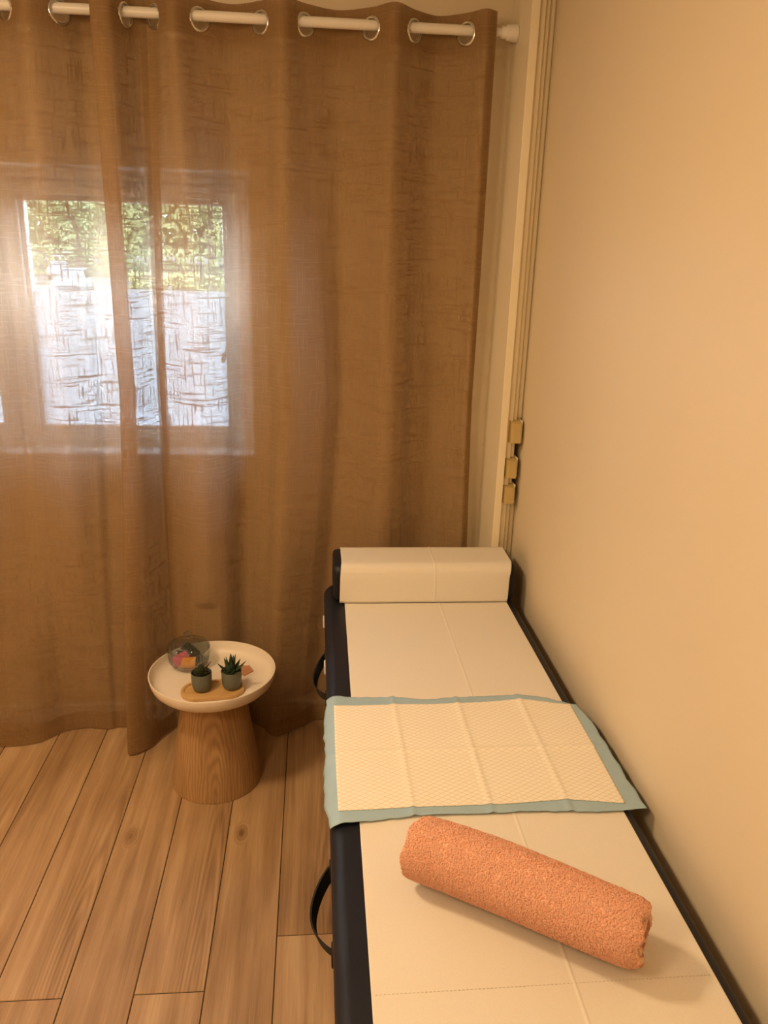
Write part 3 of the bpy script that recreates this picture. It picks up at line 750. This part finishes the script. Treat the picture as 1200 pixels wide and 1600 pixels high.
# ------------------------------------------------------------------ rolled towel
def towel():
    A = Vector((.164, 1.080, 0)); B = Vector((.484, .878, 0)); ax = (B-A); Ln = ax.length; ax.normalize(); side = Vector((-ax.y, ax.x, 0))
    R0 = .065; th = .0165
    t = empty('rolled_towel', (.32, .97, .6625), label='salmon orange terry towel rolled up on the near end of the table', cat='towel')
    turns = 1.9; ns = 400; nl = 280
    def center(s):            # spiral from outside in
        a = s*turns*2*PI; r = R0-th/2-(R0-th*1.15)*.78*(s**1.0)
        ang = math.radians(-70)+a
        return r, ang
    prof = []
    for k in range(ns+1):
        s = k/ns; r, ang = center(s); prof.append((r+th/2*(.93 if s > 0 else 1), ang, s))
    inner = []
    for k in range(ns, -1, -1):
        s = k/ns; r, ang = center(s); inner.append((max(.003, r-th/2*.93), ang, s))
    ring = prof+inner; m = len(ring); V, Fc = [], []
    for i in range(nl+1):
        f = i/nl
        for r, ang, s in ring:
            # cross-section: squashed, sits on the paper; bulges and dents along the roll
            tp = 1.0+.05*math.sin(f*PI)-.05*(f-.5)
            tp *= 1+.025*noise.noise(Vector((f*5, ang*.5, 2)))
            rr = r*tp
            sq = 1-.35*s; lat, up = rr*math.cos(ang)*1.03*sq, rr*math.sin(ang)*.94
            endw = .010*noise.noise(Vector((ang*1.2, s*6, 7)))
            # rounded rolled-over lip of the outer layers at both ends
            along = f*Ln
            lip = (max(0, .02-along)+max(0, along-(Ln-.02)))/.02
            along += endw*(1 if f > .5 else .6)*abs(f-.5)*2
            rr_in = 1-.10*lip**2
            bend = .004*math.sin(f*PI*1.5)
            q = A+ax*along+side*(lat*rr_in+bend); V.append((q.x-.32, q.y-.97, .0015+R0*.94*tp*rr_in*0+R0*.945+up*rr_in))
    for i in range(nl):
        for j in range(m):
            k = (j+1) % m; Fc.append((i*m+j, i*m+k, (i+1)*m+k, (i+1)*m+j))
    # end caps of the strip: quads between outer and inner runs
    for base in (0, nl*m):
        for k in range(ns):
            a, b = base+k, base+k+1; c, d = base+m-1-(k+1), base+m-1-k
            Fc.append((a, b, c, d))
    # flatten what would dip into the table
    zmin = .0012
    V = [(v[0], v[1], max(v[2], zmin)) for v in V]
    o = rawmesh('terry_cloth', V, Fc, M['terry'], t, True)
    # terry pile: thousands of small loops standing on the outer turn
    rnd = random.Random(21); me = o.data; LV, LF = [], []
    outer = [j for j, (r, a_, s_) in enumerate(prof) if s_*turns < 1.06]
    org = Vector((.32, .97, 0))
    for _ in range(30000):
        i = rnd.randrange(1, nl); j = rnd.choice(outer[1:-1])
        P0 = Vector(V[i*m+j]); Pu = Vector(V[i*m+j+1])-P0; Pa = Vector(V[i*m+j+m] if i < nl else V[i*m+j])-P0
        if Pu.length < 1e-5 or Pa.length < 1e-6: continue
        nr = Pu.cross(Pa).normalized(); mid_ = A+ax*((P0+org-A).dot(ax))-org
        if nr.dot(P0-Vector((mid_.x, mid_.y, R0*.95))) < 0: nr = -nr
        P0 = P0+Pu*rnd.random()+Pa*rnd.random()
        if P0.z < .006: continue
        an = rnd.uniform(0, 2*PI); t1 = Pu.normalized()*math.cos(an)+Pa.normalized()*math.sin(an); t2 = nr.cross(t1)
        h_, w_, k_ = rnd.uniform(.0012, .0026), rnd.uniform(.0014, .0026), rnd.uniform(.0006, .0011)
        lean_ = t2*rnd.uniform(-.0012, .0012); b_ = len(LV)
        for q in (-1, -.75, 0, .75, 1):
            c = P0+t1*w_*q*(1.15 if abs(q) == .75 else .8)+(nr*h_+lean_)*(1-abs(q)**2.2)-nr*.0004
            LV += [tuple(c-t2*k_), tuple(c+t2*k_)]
        LF += [(b_+2*q, b_+2*q+1, b_+2*q+3, b_+2*q+2) for q in range(4)]
    rawmesh('terry_pile', LV, LF, M['pile'], t, True, kind='stuff')
    tex = bpy.data.textures.new('terry_loops', 'CLOUDS'); tex.noise_scale = .0021; tex.noise_depth = 2
    md = o.modifiers.new('loops', 'DISPLACE'); md.texture = tex; md.strength = .0035; md.mid_level = .62; md.texture_coords = 'LOCAL'
towel()

# ------------------------------------------------------------------ side table with tray
TX, TY = -.322, 2.279
st = empty('side_table', (TX, TY, 0), label='round cream tray side table with conical oak base by the curtain', cat='side table')
bm = bmesh.new(); uvl = bm.loops.layers.uv.new('UVMap')
prof = [(.1455, .0), (.1462, .002), (.1462, .006), (.096, .346)]
lathe(bm, [(0, .0)]+prof+[(0, .346)], 96)
for f in bm.faces:
    for l in f.loops:
        c = l.vert.co; a = math.atan2(c.x-.01, -c.y) if abs(c.x)+abs(c.y) > 1e-6 else 0
        l[uvl].uv = (a*max(.09, math.hypot(c.x, c.y)), c.z)
link('base', bm, M['veneer'], st, True)
bm = bmesh.new()
Rt = .1985
lathe(bm, [(r_, z_-.0065) for r_, z_ in [(0, .353), (.150, .353), (.166, .355), (.180, .361), (.1895, .371), (.1945, .384), (Rt, .404), (Rt-.0005, .4055), (Rt-.002, .406), (Rt-.0035, .405), (.1905, .386), (.186, .376), (.178, .368), (.166, .3635), (.150, .362), (0, .362)]], 128)
link('tray_top', bm, M['tray'], st, True)
TZ = .3558
# bamboo board
bb = empty('bamboo_board', (-.315, 2.216, TZ), math.radians(7), label='oval bamboo board carrying two small plant pots', cat='board')
def stad(w, d, n=20):
    r = d/2; out = []
    for k in range(n+1): a = -PI/2+PI*k/n; out.append((w/2-r+r*math.cos(a), r*math.sin(a)))
    for k in range(n+1): a = PI/2+PI*k/n; out.append((-w/2+r+r*math.cos(a), r*math.sin(a)))
    return out
bm = bmesh.new(); rings = []
for w, d, z in ((.192, .104, .0003), (.195, .107, .002), (.195, .107, .0115), (.193, .105, .013), (.177, .089, .013), (.175, .087, .0115), (.174, .086, .0088)):
    rings.append([bm.verts.new((q[0], q[1], z)) for q in stad(w, d)])
for a, b in zip(rings, rings[1:]):
    for i in range(len(a)): bm.faces.new((a[i], a[(i+1) % len(a)], b[(i+1) % len(a)], b[i]))
bm.faces.new(rings[0][::-1]); bm.faces.new(rings[-1])
link('board', bm, M['bamboo'], bb)
def pot(x, y, label, name):
    t = empty(name, (x, y, TZ+.0090), label=label, cat='plant', group='succulents on the bamboo board')
    bm = bmesh.new()
    lathe(bm, [(0, 0), (.0190, 0), (.0235, .002), (.0275, .008), (.0298, .018), (.0312, .035), (.0318, .060), (.0312, .0615), (.0300, .0610), (.0292, .052), (0, .0515)], 48)
    link('pot', bm, M['pot'], t, True)
    bm = bmesh.new(); lathe(bm, [(.0290, .0525), (.02, .0545), (0, .0555)], 32)
    for v in bm.verts: v.co.z += .0015*noise.noise(v.co*150)
    link('soil', bm, M['soil'], t, True)
    return t
def leaf(bm, root, dr, length, w, th, curl, n=9, m=8, belly=.35):
    dr = Vector(dr).normalized(); up = Vector((0, 0, 1)); sd = dr.cross(up)
    sd = sd.normalized() if sd.length > .05 else Vector((1, 0, 0)); nr = sd.cross(dr).normalized(); rows = []
    for i in range(n+1):
        f = i/n; prof = (1-f)**.75*(1+belly*math.sin(PI*f)) if f < 1 else 0
        c = Vector(root)+dr*length*f+nr*curl*length*f*f
        rows.append([bm.verts.new(c+sd*w*prof*math.cos(2*PI*k/m)+nr*th*prof*math.sin(2*PI*k/m)) for k in range(m)] if f < 1 else [bm.verts.new(c)])
    for a, b in zip(rows, rows[1:]):
        for k in range(m):
            if len(b) == 1: bm.faces.new((a[k], a[(k+1) % m], b[0]))
            else: bm.faces.new((a[k], a[(k+1) % m], b[(k+1) % m], b[k]))
    bm.faces.new(rows[0][::-1]); return rows
# haworthia with tall pointed leaves
h = pot(-.257, 2.226, 'haworthia with tall pointed dark leaves in the right sage grey pot', 'potted_succulent')
bm = bmesh.new(); bt = bmesh.new(); rnd = random.Random(5)
spec = [(0, 0, 1, .070), (.25, .1, 1, .064), (-.28, -.1, 1, .062), (.05, -.3, 1, .060), (-.95, -.35, 1, .056), (1.05, -.1, 1, .060), (.55, -.75, 1, .034), (-.45, -.85, 1, .034), (.1, .6, 1, .052), (-.6, .6, 1, .048), (.7, .6, 1, .046), (1.3, -.7, .55, .028), (-1.3, -.6, .5, .028), (0, -1.3, .6, .026)]
for dx, dy, dz, ln in spec:
    d = Vector((dx, dy, dz)).normalized(); root = Vector((dx*.007, dy*.007, .053))
    rows = leaf(bm, root, d, ln, .0092, .0046, .06)
    for i in (1, 2, 3, 4, 5, 6):
        for k in (5, 6, 7):
            if rnd.random() < .65:
                r = bmesh.ops.create_icosphere(bt, subdivisions=1, radius=.00085, matrix=Matrix.Translation(rows[i][k].co))
link('foliage', bm, M['leaf_a'], h, True); link('leaf_spots', bt, M['tubercle'], h, True, label='pale raised dots in bands')
# rosette succulent with a reddish shoot
h = pot(-.348, 2.216, 'darker low rosette succulent with a reddish shoot in the left sage grey pot', 'potted_succulent')
bm = bmesh.new()
for k in range(34):
    a = k*2.39996; lv = k/34; tilt = .25+1.1*(1-lv)
    d = (math.cos(a)*tilt, math.sin(a)*tilt, .35+.8*lv)
    leaf(bm, (math.cos(a)*.003, math.sin(a)*.003, .052+.017*lv), d, .019+.006*(1-lv)+.002*math.sin(k*5), .0062, .0034, .18, 6, 7, .9)
link('foliage', bm, M['leaf_b'], h, True)
bm = bmesh.new(); leaf(bm, (.008, .0, .062), (.5, -.05, 1), .046, .0035, .0028, -.12, 8, 7, .2); leaf(bm, (.004, .004, .064), (.05, .1, 1), .034, .0032, .0025, .1, 8, 7, .2)
link('shoot', bm, M['redleaf'], h, True)

# house shaped tag lying in the tray
tg = empty('house_tag', (-.238, 2.346, TZ+.0005), math.radians(-8), label='small terracotta house-shaped wooden tag lying in the tray', cat='tag')
bm = bmesh.new()
P = [(-.028, -.034), (.014, -.034), (.014, -.040), (.034, -.004), (.014, .034), (.014, .028), (-.028, .028)]
P = [(-.030, -.030), (.016, -.030), (.016, -.036), (.040, .0), (.016, .036), (.016, .030), (-.030, .030)]
A = [bm.verts.new((q[0], q[1], 0)) for q in P]; B = [bm.verts.new((q[0], q[1], .003)) for q in P]
bm.faces.new(A[::-1]); bm.faces.new(B)
for i in range(len(P)): bm.faces.new((A[i], A[(i+1) % len(P)], B[(i+1) % len(P)], B[i]))
link('plaque', bm, M['tag'], tg)

# candy jar
JX, JY = -.412, 2.385
jar = empty('glass_jar', (JX, JY, TZ), label='ribbed clear glass jar with domed lid holding colourful sachets', cat='jar')
def ribbed(prof, n, amp):
    bm = bmesh.new(); rows = []
    for r, z, w in prof:
        rows.append([bm.verts.new(((r+amp*w*math.cos(2*PI*i/n*(n/6)))*math.cos(2*PI*i/n), (r+amp*w*math.cos(2*PI*i/n*(n/6)))*math.sin(2*PI*i/n), z)) for i in range(n)])
    for a, b in zip(rows, rows[1:]):
        for i in range(n): bm.faces.new((a[i], a[(i+1) % n], b[(i+1) % n], b[i]))
    bm.faces.new(rows[0]); bm.faces.new(rows[-1]); return bm
bm = ribbed([(.040, .0005, 0), (.043, .003, 0), (.043, .006, .2), (.054, .010, 1), (.0625, .022, 1), (.0655, .040, 1), (.0668, .056, .7), (.067, .064, 0), (.0675, .067, 0), (.0655, .067, 0), (.064, .056, 0), (.0625, .042, 0), (.058, .024, 0), (.047, .012, 0), (.02, .008, 0)], 216, .0020)
link('bowl', bm, M['jar'], jar, True)
bm = ribbed([(.0640, .0672, 0), (.0695, .0675, 0), (.0700, .070, 0), (.0690, .073, .0), (.062, .081, .8), (.050, .089, 1), (.034, .095, 1), (.018, .0985, .6), (.010, .100, 0), (.007, .105, 0), (.010, .109, 0), (.0145, .115, 0), (.0140, .121, 0), (.008, .125, 0), (.002, .126, 0)], 216, .0017)
link('lid', bm, M['jar'], jar, True)
cols = {'pink': (.75, .10, .22), 'orange': (.85, .32, .03), 'black': (.015, .018, .02), 'teal': (.012, .045, .045), 'white': (.75, .70, .62), 'rose': (.70, .28, .28)}
for k, c in cols.items(): M['sachet_'+k] = plain('sachet_'+k, c, .35, .06, 80)
rnd = random.Random(3)
sp = [('pink', -.030, -.020, .034, 'pink sachet leaning at the left inside the glass jar'), ('orange', .000, -.036, .028, 'orange sachet at the front of the glass jar'), ('black', .026, -.022, .040, 'black sachet at the right inside the glass jar'),
      ('rose', .010, -.030, .018, 'dusty rose sachet low at the front inside the glass jar'), ('white', -.018, -.022, .016, 'white sachet lying at the bottom of the glass jar'), ('teal', .004, .018, .050, 'dark teal sachet on top of the heap in the glass jar'),
      ('black', -.020, .026, .030, 'black sachet at the back inside the glass jar'), ('teal', .030, .016, .024, 'dark teal sachet low at the back right inside the glass jar'), ('pink', .002, .002, .018, 'pink sachet buried in the middle of the glass jar')]
for i, (c, x, y, z, lab) in enumerate(sp):
    bm = bmesh.new(); nx, ny = 10, 7; w, d = .056, .036; top, botm = [], []
    for j in range(ny+1):
        for k in range(nx+1):
            u, v = k/nx*2-1, j/ny*2-1; puff = .0045*max(0, (1-abs(u)**3)*(1-abs(v)**3))+.0004
            puff += .0006*math.sin(k*9)*(abs(u) > .8)
            top.append(bm.verts.new((u*w/2, v*d/2, puff))); botm.append(bm.verts.new((u*w/2, v*d/2, -puff)))
    for j in range(ny):
        for k in range(nx):
            a = j*(nx+1)+k; bm.faces.new((top[a], top[a+1], top[a+nx+2], top[a+nx+1])); bm.faces.new((botm[a], botm[a+nx+1], botm[a+nx+2], botm[a+1]))
    o = link('sachet', bm, M['sachet_'+c], None, True, label=lab, cat='sachet', group='sachets in the glass jar')
    lean = .95 if y < -.01 else .5
    o.location = (JX+x*.8, JY+y*.8, TZ+z); o.rotation_euler = (lean*(1 if y < 0 else .6), rnd.uniform(-.5, .5), rnd.uniform(-.6, .6)+(.5 if x < 0 else -.4))
